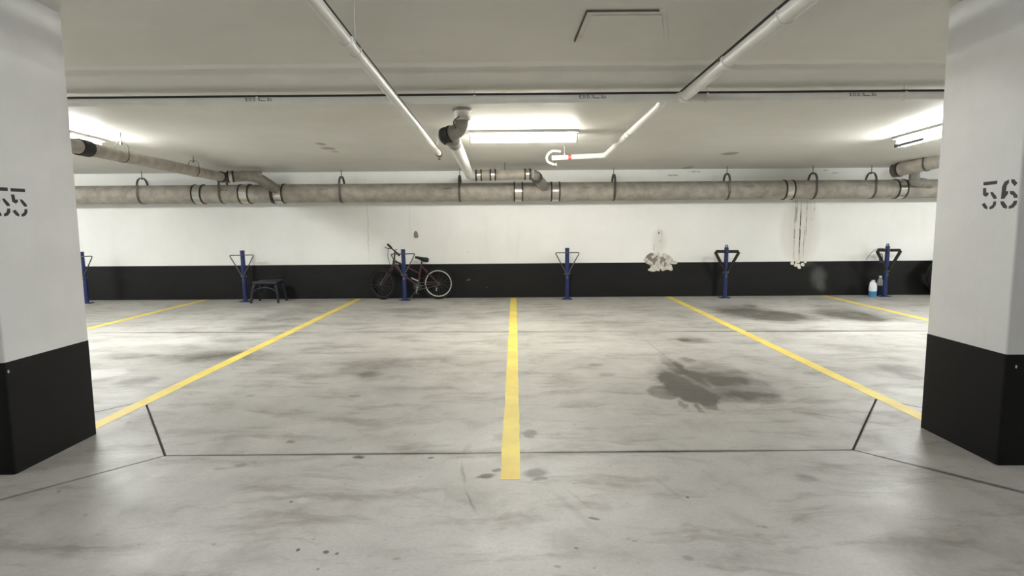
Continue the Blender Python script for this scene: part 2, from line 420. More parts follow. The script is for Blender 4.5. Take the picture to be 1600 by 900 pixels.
def ceiling_mat():
    t = NT('painted_concrete_ceiling'); pos = t.position()
    w = t.warp(pos, .25, 2.0)
    c = t.mix(t.ramp(t.noise(pos, .8, 4, .6), .3, .7), srgb(206, 204, 197), srgb(216, 214, 208))
    c = t.mix(t.ramp(t.noise(t.scale(w, (.5, 2.5, 1)), 2.0, 5, .6), .5, .8, 0, .2), c, srgb(188, 185, 176))
    def cb(u, v, du, dv, k, soft=.6, ang=0):
        p = at_ceil(u, v); sx = (at_ceil(u + du, v) - p).length; s2 = abs(at_ceil(u, v - dv).y - at_ceil(u, v + dv).y) / 2
        return ((p.x, p.y, p.z), (sx, s2, 1), (0, 0, math.radians(ang)), k, soft)
    marks = [cb(500, 225, 9, 3, .7, .5), cb(512, 232, 14, 3, .7, .5), cb(523, 237, 8, 2, .5, .5), cb(1140, 240, 16, 3.2, .75, .5), cb(1065, 268, 26, 4, .4, .6), cb(1030, 250, 30, 5, .10, .8), cb(1075, 262, 10, 3, .6, .5), cb(650, 230, 14, 8, .1, .8), cb(905, 56, 10, 8, .3, .8)]
    c = t.mix(t.blobs(t.warp(pos, .12, 7), marks, 'MAX'), c, srgb(112, 104, 92))
    t.link(c, t.b.inputs['Base Color']); t.b.inputs['Roughness'].default_value = .42
    t.bump(t.noise(w, 5, 5, .6), .10, .02); return t.m
M['ceiling'] = ceiling_mat()

def wall_mat():
    t = NT('white_painted_block_wall'); pos = t.position()
    def wb(u, v, du, dv, k, soft=.6, ang=0):
        p = at_y(u, v, WALL_Y); s = WALL_Y / F_PX
        return ((p.x, p.y, p.z), (du * s, 1, dv * s), (0, math.radians(ang), 0), k, soft)
    w = t.warp(pos, .06, 8.0)
    c = t.mix(t.ramp(t.noise(pos, .9, 4, .6), .3, .7), srgb(240, 240, 236), srgb(247, 247, 244))
    c = t.mix(t.ramp(t.noise(t.scale(pos, (3, 1, .5)), 1.2, 4, .6), .55, .8, 0, .15), c, srgb(206, 202, 192))
    damp = [wb(1250, 360, 36, 62, .22, .3), wb(1252, 350, 24, 70, .16, .4), wb(575, 360, 1.2, 60, .35, .6), wb(640, 345, 1.0, 45, .18, .6), wb(605, 395, 14, 22, .18, .8), wb(1030, 378, 16, 26, .3, .7), wb(530, 410, 30, 4, .1, .8), wb(410, 411, 16, 3, .4, .7)]
    c = t.mix(t.blobs(w, damp), c, srgb(188, 182, 166))
    drip = [wb(1242, 352, 1.1, 50, .8, .5), wb(1250, 362, 1.3, 58, 1., .5), wb(1260, 345, 1.0, 36, .7, .5), wb(1256, 375, .9, 34, .6, .5), wb(1245, 330, 1.2, 22, .7, .5), wb(1029, 364, 1.6, 2.2, .9, .4), wb(1031, 377, 1.4, 2, .9, .4), wb(1034, 372, .8, 14, .5, .6), wb(1022, 388, 1.2, 9, .5, .6), wb(1273, 322, .8, 12, .6, .5), wb(1031, 362, 6, 5, .3, .8),
            wb(1268, 342, .8, 3, .5, .5), wb(732, 394, 1.6, 2, .5, .6), wb(1085, 268, 14, 2, .5, .6), wb(1052, 274, 12, 1.6, .6, .6), wb(1290, 266, 5, 1.2, .6, .6), wb(1305, 270, 9, 1.2, .4, .6)]
    br = t.ramp(t.noise(t.scale(pos, (1, 1, .35)), 40, 4, .7), .38, .55, .1, 1)
    c = t.mix(t.math('MULTIPLY', t.blobs(t.warp(pos, .015, 14), drip, 'MAX'), br), c, srgb(66, 58, 48))
    t.link(c, t.b.inputs['Base Color']); t.b.inputs['Roughness'].default_value = .62
    t.bump(t.noise(pos, 30, 4, .6), .12, .01); return t.m
M['wall'] = wall_mat()

def band_mat():
    t = NT('black_band_paint'); pos = t.position()
    def wb(u, v, du, dv, k, soft=.8, ang=0):
        p = at_y(u, v, WALL_Y); s = WALL_Y / F_PX
        return ((p.x, p.y, p.z), (du * s, 1, dv * s), (0, math.radians(ang), 0), k, soft)
    n = t.noise(t.scale(pos, (.7, .7, 2)), 3, 5, .6)
    c = t.mix(t.ramp(n, .35, .75), srgb(9, 9, 9), srgb(17, 17, 16))
    c = t.mix(t.blobs(t.warp(pos, .12, 6), [wb(1278, 432, 16, 22, .22), wb(1283, 448, 10, 12, .16), wb(1262, 412, 18, 7, .1), wb(732, 437, 4, 2, .4), wb(760, 450, 1, 1, .5)]), c, srgb(150, 150, 148))
    t.link(c, t.b.inputs['Base Color']); t.b.inputs['Roughness'].default_value = .55
    t.b.inputs['Specular IOR Level'].default_value = .3; t.bump(t.noise(pos, 40, 3, .6), .1, .006); return t.m
M['band'] = band_mat()

def pillar_mat():
    t = NT('white_painted_pillar'); pos = t.position()
    c = t.mix(t.ramp(t.noise(pos, 2.2, 5, .6), .3, .7), srgb(214, 214, 213), srgb(224, 224, 223))
    c = t.mix(t.ramp(t.noise(t.scale(pos, (4, 4, .6)), 2.0, 5, .6), .55, .8, 0, .15), c, srgb(198, 197, 194))
    t.link(c, t.b.inputs['Base Color']); t.b.inputs['Roughness'].default_value = .55
    t.bump(t.noise(pos, 60, 4, .6), .14, .006); return t.m
M['pillar'] = pillar_mat()
M['pillar_base'] = mat('black_pillar_paint', srgb(8, 8, 8), 0.7, var=0.2, scale=4, bump=0.08, spec=.3)
M['gap'] = mat('dirty_joint_filler', srgb(72, 69, 64), 0.9, var=0.2, scale=20)

# ------------------------------------------------------------------ the shell
XL, XR, YB = -11.0, 11.0, -7.0
def inset(poly, d):
    out = []; n = len(poly)
    area = sum(poly[i][0] * poly[(i + 1) % n][1] - poly[(i + 1) % n][0] * poly[i][1] for i in range(n))
    sgn = 1 if area > 0 else -1
    for i in range(n):
        p0, p1, p2 = Vector(poly[i - 1]), Vector(poly[i]), Vector(poly[(i + 1) % n])
        e1, e2 = (p1 - p0).normalized(), (p2 - p1).normalized()
        n1, n2 = Vector((-e1.y, e1.x)) * sgn, Vector((-e2.y, e2.x)) * sgn
        k = 1 + n1.dot(n2)
        out.append(p1 + (n1 + n2) * (d / max(k, .3)))
    return out
floor = struct(obj('floor', MB().box((0, (YB + WALL_Y) / 2, -.09), (XR - XL, WALL_Y - YB, .14)), M['gap']))
DL = [(-1.904, 3.095), (-2.64, 4.105), (-3.38, 3.12), (-2.64, 2.26)]
DR = [(1.831, 3.125), (2.53, 4.07), (3.25, 3.14), (2.56, 2.34)]
jy = lambda x: 6.745 - 0.0227 * x
slabs = [
    [(XL, YB), (XR, YB), (XR, 3.14), DR[2], DR[3], DR[0], DL[0], DL[3], DL[2], (XL, 3.12)],
    [(XL, 3.12), DL[2], DL[1], DL[0], DR[0], DR[1], DR[2], (XR, 3.14), (XR, jy(XR)), (XL, jy(XL))],
    [(XL, jy(XL)), (XR, jy(XR)), (XR, WALL_Y), (XL, WALL_Y)], DL, DR]
for s in slabs:   # concrete panels between the saw cuts
    floor_slab(s)

# painted bay lines, slightly ragged at the edges
def paint_line(x, y0, y1, w):
    L, Rr = [], []; n = int((y1 - y0) / .12)
    for i in range(n + 1):
        y = y0 + (y1 - y0) * i / n
        L.append((x - w / 2 + random.uniform(-.003, .003), y, .0)); Rr.append((x + w / 2 + random.uniform(-.003, .003), y, .0))
    mb = MB(); top = .0018
    a = [mb.bm.verts.new((p[0], p[1], top)) for p in L]; b = [mb.bm.verts.new((p[0], p[1], top)) for p in Rr]
    a0 = [mb.bm.verts.new(p) for p in L]; b0 = [mb.bm.verts.new(p) for p in Rr]
    for i in range(n):
        mb.bm.faces.new((a[i], b[i], b[i + 1], a[i + 1]))
        mb.bm.faces.new((a0[i], a[i], a[i + 1], a0[i + 1])); mb.bm.faces.new((b[i], b0[i], b0[i + 1], b[i + 1]))
    mb.bm.faces.new((a0[0], b0[0], b[0], a[0])); mb.bm.faces.new((a[n], b[n], b0[n], a0[n]))
    obj('painted_bay_line', mb, M['yellow'], floor, smooth=0)
paint_line(LINE_X0, 2.765, 9.93, .098)
for k in (-2, -1, 1, 2): paint_line(LINE_X0 + k * BAY_W, 3.50 if abs(k) == 1 else 3.2, 9.93, .1)

# ceiling: sloping slab with a thickened band past the pillars
prof = [(YB, ceil_z(YB)), (4.40, ceil_z(4.40)), (4.425, 2.372), (4.44, 2.366), (4.465, 2.372), (4.48, 2.384), (4.54, 2.380), (4.60, 2.360), (4.66, 2.315), (4.72, 2.290), (4.80, 2.2772), (WALL_Y, 2.112)]
mb = MB()
mb.prism([(XL, y, z) for y, z in prof] + [(XL, WALL_Y, 3.05), (XL, YB, 3.05)], (XR - XL, 0, 0))
ceiling = struct(obj('ceiling', mb, M['ceiling'], smooth=25))
# blanked-off hatch in the ceiling near the camera
ha = [at_ceil(u, v) for u, v in ((917, 16), (1040, 15), (1046, 62), (898, 63))]
mb = MB(); mb.prism([p + Vector((0, 0, .01)) for p in ha], (0, 0, -.016))
obj('hatch_cover', mb, M['ceiling'], ceiling, smooth=0)
for q in (((917, 16), (1030, 15)), ((917, 16), (898, 63))):
    p, r = at_ceil(*q[0]), at_ceil(*q[1])
    obj('hatch_gap', MB().tube([p + Vector((0, 0, -.005)), r + Vector((0, 0, -.005))], .006, 8), M['gap'], ceiling, label='dark open joint of the hatch')
hb = [at_ceil(u, v) for u, v in ((924, 22), (1034, 21), (1038, 57), (908, 58))]
mb = MB(); mb.prism([p + Vector((0, 0, 0)) for p in hb], (0, 0, -.012))
obj('hatch_panel', mb, M['ceiling'], ceiling, smooth=0)

def wallbox(name, c, s, m): return struct(obj(name, MB().box(c, s), m, smooth=0))
wall = wallbox('wall_back', (0, WALL_Y + .1, 1.4), (XR - XL + .4, .2, 3.1), M['wall'])
BAND = .575
band = obj('black_band', MB().box((0, WALL_Y - .001, BAND / 2), (XR - XL, .006, BAND)), M['band'], wall, smooth=0)
for nm, x in (('wall_left', XL - .1), ('wall_right', XR + .1)):
    w_ = wallbox(nm, (x, (YB + WALL_Y) / 2, 1.4), (.2, WALL_Y - YB + .4, 3.1), M['wall'])
    s = 1 if x < 0 else -1
    obj('black_band', MB().box((x + s * .101, (YB + WALL_Y) / 2, BAND / 2), (.006, WALL_Y - YB, BAND)), M['band'], w_, smooth=0)
w_ = wallbox('wall_front', (0, YB - .1, 1.4), (XR - XL + .4, .2, 3.1), M['wall'])
obj('black_band', MB().box((0, YB + .001, BAND / 2), (XR - XL, .006, BAND)), M['band'], w_, smooth=0)

# peeling paint and leak marks on the back wall
def flake(u, v, w, h, ang, curl, m='flake', lift=.012, name='paint_flake'):
    c = at_y(u, v, WALL_Y - .004); s = WALL_Y / F_PX; n = 9
    mb = MB(); ca, sa = math.cos(ang), math.sin(ang)
    rim = []
    for k in range(n):
        a = 2 * PI * k / n; r = random.uniform(.72, 1.1)
        x, z = math.cos(a) * w * s * r, math.sin(a) * h * s * r
        rim.append((x * ca - z * sa, x * sa + z * ca))
    def out(x, z): return Vector((c.x + x, c.y - lift * .3 - abs(curl) * max(0, -z * math.copysign(1, curl)) - .3 * curl * x, c.z + z))
    f = [mb.bm.verts.new(out(x, z)) for x, z in rim]; b = [mb.bm.verts.new(out(x, z) + Vector((0, .004, 0))) for x, z in rim]
    cf = mb.bm.verts.new(out(0, 0) + Vector((0, -.006, 0))); cb_ = mb.bm.verts.new(out(0, 0))
    for k in range(n):
        j = (k + 1) % n
        mb.bm.faces.new((f[k], f[j], cf)); mb.bm.faces.new((b[j], b[k], cb_)); mb.bm.faces.new((f[k], b[k], b[j], f[j]))
    return obj(name, mb, M[m], wall, smooth=0)
flake(1030, 410, 22, 11, 0, .01, 'plaster', .004, 'bare_plaster_patch')
flake(1018, 405, 10, 10, .3, .1, 'plaster', .008, 'bare_plaster_patch')
for a in ((1013, 409, 8, 4, -.5, .3), (1020, 419, 9, 6, .2, .5), (1026, 413, 7, 10, .2, .3), (1034, 414, 4, 8, -.3, .6), (1042, 417, 8, 6, .3, .5), (1044, 406, 9, 7, -.5, .3), (1052, 410, 6, 3, -.2, .3), (1022, 399, 5, 4, .8, .4), (1029, 402, 3, 8, .1, .4), (1039, 400, 7, 4, -.6, .3), (1036, 421, 4, 3, 0, .5), (1009, 406, 4, 2.5, .5, .3), (1048, 420, 4, 3, .4, .4)):
    flake(*a)
for a in ((1238, 411, 3.4, 3.2, 0, .3), (1243, 414, 3, 3, .4, .3), (1248, 416, 3, 5, 0, .4), (1254, 413, 3, 3, .2, .3), (1258, 409, 3, 2.6, .3, .2), (1246, 408, 5, 4, 0, .2), (1250, 400, 2, 8, 0, .1), (1241, 398, 1.6, 9, 0, .1)):
    flake(*a, m='crust', name='mineral_crust')
flake(650, 367, 4, 6.2, .25, .02, 'plaster', .006, 'paint_chip')

# ------------------------------------------------------------------ pillars
PIL = dict(L=(-2.5215 - .30, -2.5215, 2.858, 3.4466), R=(2.4378, 2.4378 + .30, 2.909, 3.485))
PB = .572
def rect_prism(x0, x1, y0, y1, z0, z1, bev, ztop=None):
    mb = MB(); r = bev; pts = []
    for cx, cy_, a0 in ((x1 - r, y1 - r, 0), (x0 + r, y1 - r, 90), (x0 + r, y0 + r, 180), (x1 - r, y0 + r, 270)):
        for k in range(4):
            a = math.radians(a0 + 30 * k); pts.append((cx + r * math.cos(a), cy_ + r * math.sin(a)))
    A = [mb.bm.verts.new((p[0], p[1], z0)) for p in pts]; B = [mb.bm.verts.new((p[0], p[1], ztop(p[1]) if ztop else z1)) for p in pts]
    mb.bm.faces.new(A[::-1]); mb.bm.faces.new(B)
    for k in range(len(A)): mb.bm.faces.new((A[k], A[(k + 1) % len(A)], B[(k + 1) % len(A)], B[k]))
    return mb
# stencil glyph strokes, traced on the pillar's own face (zoom frame: 9 px per photo px from 1480,260)
G5 = [[(512, 222), (705, 200), (702, 248), (512, 268)],
      [(506, 305), (548, 305), (549, 372), (580, 365), (580, 402), (545, 428), (506, 405)],
      [(610, 360), (640, 360), (690, 420), (697, 455), (655, 458), (617, 395)],
      [(655, 492), (690, 492), (682, 545), (645, 590), (600, 605), (594, 575), (640, 540)],
      [(487, 535), (525, 512), (566, 568), (562, 605), (522, 588)]]
G6 = [[(870, 185), (870, 230), (838, 270), (826, 352), (858, 345), (854, 385), (800, 457), (757, 458), (776, 280), (810, 215)],
      [(903, 180), (945, 182), (990, 235), (950, 278), (905, 225)],
      [(885, 345), (935, 345), (985, 400), (990, 440), (940, 443), (930, 410), (885, 388)],
      [(940, 485), (984, 480), (976, 530), (930, 582), (868, 597), (865, 565), (915, 530)],
      [(750, 490), (796, 492), (842, 560), (838, 597), (790, 582), (757, 535)]]
xr = PIL['R'][0]
def glyph_local(g):  # -> (s, t): s along reading direction in metres, t height
    return [[(-at_x(1480 + X / 9, 260 + Y / 9, xr).y, at_x(1480 + X / 9, 260 + Y / 9, xr).z) for X, Y in st] for st in g]
L5, L6 = glyph_local(G5), glyph_local(G6)
def pillar(side, label):
    x0, x1, y0, y1 = PIL[side]; cx, cy_ = (x0 + x1) / 2, (y0 + y1) / 2
    t = thing('concrete_pillar', label, 'pillar', (cx, cy_, 0), 'painted concrete pillars')
    obj('shaft', rect_prism(x0, x1, y0, y1, PB, 0, .014, lambda y: ceil_z(y) + .004), M['pillar'], t, label='white painted upper shaft')
    e = .0015
    obj('painted_base', rect_prism(x0 - e, x1 + e, y0 - e, y1 + e, 0, PB, .014), M['pillar_base'], t, label='black painted base')
    return t
def add_digits(t, side, glyphs, s_shift, t_shift=0):
    x0, x1, y0, y1 = PIL[side]
    for g, sh in zip(glyphs, s_shift):
        o = None; mb = MB()
        for st in g:
            if side == 'R': base = [(x0, -(s + sh), z + t_shift) for s, z in st]; mb.prism(base, (-.0012, 0, 0))
            else: base = [(x1, s + sh, z + t_shift) for s, z in st]; mb.prism(base, (.0012, 0, 0))
        obj('stencil_digit', mb, M['stencil'], t, smooth=0, label='black stencilled digit')
pl = pillar('L', 'white left pillar with black base and stencilled number 55')
pr_ = pillar('R', 'white right pillar with black base and stencilled number 56')
add_digits(pr_, 'R', [L5, L6], [0, 0])
s5 = [s for st in L5 for s, z in st]; z5 = [z for st in L5 for s, z in st]
tgt = at_x(18, 316, PIL['L'][1]); tgt2 = at_x(44, 316, PIL['L'][1])
sh2 = tgt.y - min(s5); zsh = tgt.z - (min(z5) + max(z5)) / 2
add_digits(pl, 'L', [L5, L5], [sh2 - .105, sh2], zsh)
def chip(t, p, r, ax):
    mb = MB(); n = 7
    pts = []
    for k in range(n):
        a = 2 * PI * k / n; q = random.uniform(.6, 1.1) * r
        pts.append(Vector(p) + (Vector((0, math.cos(a) * q * .7, math.sin(a) * q * 1.3)) if ax == 'x' else Vector((math.cos(a) * q * .7, 0, math.sin(a) * q * 1.3))))
    mb.prism(pts, (.002 if ax == 'x' else 0, 0 if ax == 'x' else -.002, 0))
    obj('paint_chip', mb, M['chip'], t, smooth=0)
chip(pl, at_x(13, 580, PIL['L'][1] + .0016), .008, 'x')
chip(pr_, at_y(1588, 573, PIL['R'][2] - .0016), .008, 'y')

# ------------------------------------------------------------------ ceiling lamps
def lamp(label, c, along, lens, group, L=1.17, tray=False):
    """wraparound batten lamp fixed to the sloping ceiling; along = 'x' or 'y'"""
    x, y = c; z = ceil_z(y)
    t = thing('ceiling_light', label, 'light', (x, y, z), group)
    rot = Matrix.Identity(3) if along == 'x' else Matrix.Rotation(PI / 2, 3, 'Z')
    tilt = Matrix.Rotation(math.atan(-.032), 3, 'X')
    R = tilt @ rot
    def tr(mb):
        bmesh.ops.transform(mb.bm, matrix=Matrix.Translation((x, y, z)) @ R.to_4x4(), verts=mb.bm.verts); return mb
    obj('housing', tr(MB().box((0, 0, -.012), (L, .25, .030), bevel=.004)), M['housing'], t)
    mb = MB(); prof = [(-.058, -.027), (-.064, -.055), (-.058, -.085), (-.035, -.104), (0, -.109), (.035, -.104), (.058, -.085), (.064, -.055), (.058, -.027)]
    mb.prism([(-L / 2 + .02, a, b) for a, b in prof], (L - .04, 0, 0))
    obj('diffuser', tr(mb), M[lens], t)
    for s in (-1, 1):
        mb = MB(); mb.prism([(s * (L / 2 - .02), a * 1.06, b * 1.03) for a, b in prof], (s * .014, 0, 0))
        obj('end_cap', tr(mb), M['end_cap'], t)
    if tray:
        mb = MB(); mb.box((L / 2 - .24, .076, -.100), (.50, .016, .034)).box((L / 2 - .004, .03, -.075), (.014, .10, .085))
        obj('lens_rail', tr(mb), M['rubber'], t, label='dark open rail along the lens edge')
    return t
lamp('lit batten ceiling light above the middle bays, beside the central drain drop', (.10, 6.56), 'x', 'lens_bay', 'batten ceiling lights')
lamp('lit ceiling light glowing behind the left pillar, above the sloping grey drain', (-4.72, 6.25), 'y', 'lens_side', 'batten ceiling lights')
lamp('lit ceiling light with dark rail along its lens, half hidden by the right pillar', (4.52, 6.50), 'y', 'lens_side', 'batten ceiling lights', tray=True)
lamp('unseen ceiling light added over the far left bays to brighten the walls', (-9.2, 6.6), 'x', 'lens_side', 'batten ceiling lights')  # this lamp and its right twin are unseen, added to brighten the walls
lamp('unseen ceiling light added over the far right bays to brighten the walls', (9.2, 6.6), 'x', 'lens_side', 'batten ceiling lights')
for x, lb in ((-5.2, 'left'), (-.2, 'middle'), (5.6, 'right')):  # unseen lamps put overhead as fill for the aisle
    lamp('unseen cool white fill light over the drive aisle, %s one of three' % lb, (x, 1.2), 'x', 'lens_aisle_fill', 'unseen aisle fill lights')


# ------------------------------------------------------------------ big drain along the back wall
DY, DZ, DR_ = 9.655, 1.747, .147
def drain_x(u, v=302): return at_y(u, v, DY - DR_ * .6).x
drain = thing('drain_main', 'large grey drain pipe hung along the back wall under the ceiling', 'pipe', (0, DY, DZ))
obj('pipe', MB().tube([(x, DY, DZ) for x in (-9.5, -6, -3, 0, 3, 6, 9.5)], DR_, 28), M['drain_pipe'], drain)
def coupling(c, axis, R, parent, w=.09, bands=True):
    c = Vector(c); a = Vector(axis).normalized()
    o = obj('coupling', MB().tube([c - a * w / 2, c + a * w / 2], R + .006, 24), M['steel'], parent, label='shiny steel coupling sleeve')
    if bands:
        for s in (-1, 1):
            m = c + a * (s * (w / 2 - .006))
            obj('clamp_band', MB().tube([m - a * .011, m + a * .011], R + .012, 24), M['clamp'], o)
    return o
for u, w in ((308, .15), (381, .16), (434, .16), (810, .14), (868, .14), (1234, .14), (1409, .14)):
    coupling((drain_x(u), DY, DZ), (1, 0, 0), DR_, drain, w)
obj('clamp_band', MB().tube([(drain_x(424) - .012, DY, DZ), (drain_x(424) + .012, DY, DZ)], DR_ + .012, 24), M['clamp'], drain)
def clevis(c, R, parent, top, axis=(1, 0, 0), w=.034, th=.006, rod_top=None, perp=None):
    """pear shaped strap round the pipe, arch over it, rod to the ceiling"""
    c = Vector(c); a = Vector(axis).normalized(); h = Vector((0, 0, 1)).cross(a).normalized() if perp is None else Vector(perp)
    zz = Vector((0, 0, 1)); R = R + th
    pts = []
    for k in range(13): an = PI + PI * k / 12; pts.append(c + h * (math.cos(an) * R) + zz * (math.sin(an) * R))
    aw = R * .95
    for k in range(9): an = PI * k / 8; pts.append(c + h * (math.cos(an) * aw) + zz * (top - aw + math.sin(an) * aw))
    o = obj('hanger', MB().tube(pts, 0, closed=True, flat=(w, th, a)), M['strap'], parent, smooth=50)
    p = c + zz * (top - .02); zt = (ceil_z(p.y) if rod_top is None else rod_top)
    if zt > p.z + .01:
        obj('rod', MB().tube([p, Vector((p.x, p.y, zt))], .006, 8), M['strap'], o)
    obj('nut', MB().tube([p - zz * .012, p + zz * .01], .014, 6), M['strap'], o)
    return o
for u in (218, 345, 532, 718, 960, 1138, 1273, 1365):
    clevis((drain_x(u), DY, DZ), DR_, drain, .27)
def lettering(name, text, c0, length, height, R, cy_, cz_, ang0, m, parent, flip=True):
    """small print wrapped on a pipe that runs along x; upside down when flip"""
    cu = bpy.data.curves.new('letters', 'FONT'); cu.body = text; cu.size = 1.0; cu.offset = .022; cu.align_x = 'CENTER'; cu.align_y = 'CENTER'
    ob = bpy.data.objects.new('letters', cu); C.objects.link(ob)
    dg = bpy.context.evaluated_depsgraph_get(); me = bpy.data.meshes.new_from_object(ob.evaluated_get(dg))
    xs = [v.co.x for v in me.vertices]; ys = [v.co.y for v in me.vertices]
    sx = length / (max(xs) - min(xs)); sy_ = height / (max(ys) - min(ys)); mx = (max(xs) + min(xs)) / 2; my = (max(ys) + min(ys)) / 2
    bm = bmesh.new(); bm.from_mesh(me)
    s = -1 if flip else 1
    for v in bm.verts:
        x = c0 + s * (v.co.x - mx) * sx; t = s * (v.co.y - my) * sy_; an = ang0 + t / R
        v.co = Vector((x, cy_ - math.cos(an) * (R + .0008), cz_ + math.sin(an) * (R + .0008)))
    bpy.data.objects.remove(ob); bpy.data.curves.remove(cu); bpy.data.meshes.remove(me)
    return obj(name, bm, m, parent, smooth=0)
for u in (352, 508, 700, 915, 1170, 1345):
    lettering('lettering', 'IIDI.IIIDII', drain_x(u), .13, .013, DR_, DY, DZ, .38, M['lettering'], drain)

# ------------------------------------------------------------------ central branch drain
Pa = at_ceil(722, 170); yb = Pa.y
br = thing('branch_drain', 'white and grey drain drop from the ceiling beside the middle light', 'pipe', (Pa.x, yb, Pa.z))
obj('ceiling_flange', MB().lathe((Pa.x, yb, Pa.z - .015), [(.088, .018), (.088, 0), (.074, -.004), (.074, .0)][:3], n=24), M['fitting'], br)
elb = at_y(719, 205, yb + .02); e2 = at_y(701, 211, yb + .08)
obj('stub', MB().tube([(Pa.x, yb, Pa.z), (Pa.x, yb, Pa.z - .09)], .068, 20), M['white_pipe'], br, label='white pipe stub')
coupling((Pa.x, yb, Pa.z - .085), (0, 0, 1), .066, br, .035, False)
obj('elbow', MB().tube(arc_pts([(Pa.x, yb, Pa.z - .08), elb + Vector((0, 0, .015)), e2], .06), .066, 18), M['fitting'], br)
dirn = (e2 - elb).normalized()
obj('rubber_coupling', MB().tube([e2 - dirn * .035, e2 + dirn * .055], .078, 20), M['rubber'], br)
for s in (-.02, .04):
    obj('clamp_band', MB().tube([e2 + dirn * (s - .006), e2 + dirn * (s + .006)], .0805, 20), M['clamp'], br)
q0 = at_y(708, 219, yb + .1); q1 = at_y(734, 274, 8.95); q2 = at_y(834, 272, 8.98); q3 = at_y(850, 291, 9.5)
obj('elbow', MB().tube(arc_pts([e2 + dirn * .03, e2 + dirn * .045, q0, lerp(q0, q1, .06)], .05), .066, 18), M['fitting'], br)
obj('sloping_pipe', MB().tube(arc_pts([q0, q1, lerp(q1, q2, .12)], .12), .063, 20), M['white_pipe'], br, label='white sloping pipe')
obj('cross_pipe', MB().tube([lerp(q1, q2, .08), q2], .072, 20), M['drain_pipe'], br)
obj('elbow', MB().tube(arc_pts([lerp(q1, q2, .86), q2, q3], .1), .076, 20), M['fitting'], br)
for t_ in (.14, .36, .9): coupling(lerp(q1, q2, t_), q2 - q1, .074, br, .085)
coupling(lerp(q2, q3, .25), q3 - q2, .074, br, .07)
pm = lerp(q1, q2, .55)
obj('rod', MB().tube([pm, (pm.x, pm.y, ceil_z(pm.y))], .005, 8), M['strap'], br)
obj('wire_loop', MB().tube(arc_pts([at_y(712, 200, yb - .07), at_y(707, 190, yb - .03), at_y(717, 182, yb - .07)], .05), .006, 8), M['strap'], br)

# ------------------------------------------------------------------ left branch drain
l0 = at_y(55, 215, 5.1); l1 = at_y(112, 229, 5.75); l2 = at_y(348, 277, 9.1); l3 = at_y(398, 274, 9.25); l4 = at_y(432, 296, 9.55)
lb = thing('branch_drain', 'grey drain sloping down from behind the left pillar into the wall drain', 'pipe', l1)
top_l = Vector((l0.x, l0.y, ceil_z(l0.y)))
obj('sloping_pipe', MB().tube(arc_pts([top_l, l0, l2], .1), .068, 20), M['drain_pipe'], lb)
dl = (l2 - l0).normalized()
pc = lerp(l0, l2, .165)
obj('rubber_coupling', MB().tube([pc - dl * .1, pc + dl * .06], .08, 20), M['rubber'], lb)
obj('elbow', MB().tube(arc_pts([lerp(l0, l2, .99), l2 + dl * .05, l3, l4], .16), .078, 20), M['fitting'], lb)
coupling(l2 - dl * .05, dl, .07, lb, .08); coupling(l2 + (l3 - l2) * .25, l3 - l2, .078, lb, .08)
obj('cleanout', MB().tube([l3 - Vector((.07, 0, 0)), l3 + (l3 - l2).normalized() * .08 + Vector((0, .05, 0))], .07, 18), M['fitting'], lb)
for u, v in ((191, 243), (303, 266)):
    tt = min((k / 400 for k in range(401)), key=lambda k: abs((lerp(l0, l2, k) - EYE).dot(RIGHT) / (lerp(l0, l2, k) - EYE).dot(FWD) * F_PX + 800 - u))
    p = lerp(l0, l2, tt)
    clevis(p, .069, lb, .15, axis=dl, w=.012, th=.004)

# ------------------------------------------------------------------ right branch drain
r0 = at_y(1560, 232, 8.0); r1 = at_y(1402, 266, 9.25); r2 = at_y(1400, 270, 9.6)
rb = thing('branch_drain', 'short thick grey drain branch half hidden behind the right pillar', 'pipe', r1)
obj('pipe', MB().tube([r0, r1], .098, 22), M['drain_pipe'], rb)
dr = (r0 - r1).normalized()
obj('end_cap', MB().tube([r1 - dr * .07, r1 - dr * .055, r1 + dr * .02], [.07, .102, .104], 22), M['strap'], rb)
obj('clamp_band', MB().tube([r1 + dr * .02, r1 + dr * .05], .108, 22), M['clamp'], rb)
mid_ = lerp(r1, r0, .36)
obj('elbow', MB().tube(arc_pts([lerp(r1, r0, .2), at_y(1428, 284, 9.36), at_y(1446, 286, 9.5), at_y(1456, 294, 9.62)], .08), .07, 18), M['fitting'], rb)
clevis(lerp(r1, r0, .33), .1, rb, .17, axis=dr, w=.026)
p5 = Vector((r0.x, r0.y, ceil_z(r0.y)))
obj('riser', MB().tube([r0 - dr * .05, r0 + dr * .08, p5], .098, 20), M['drain_pipe'], rb)

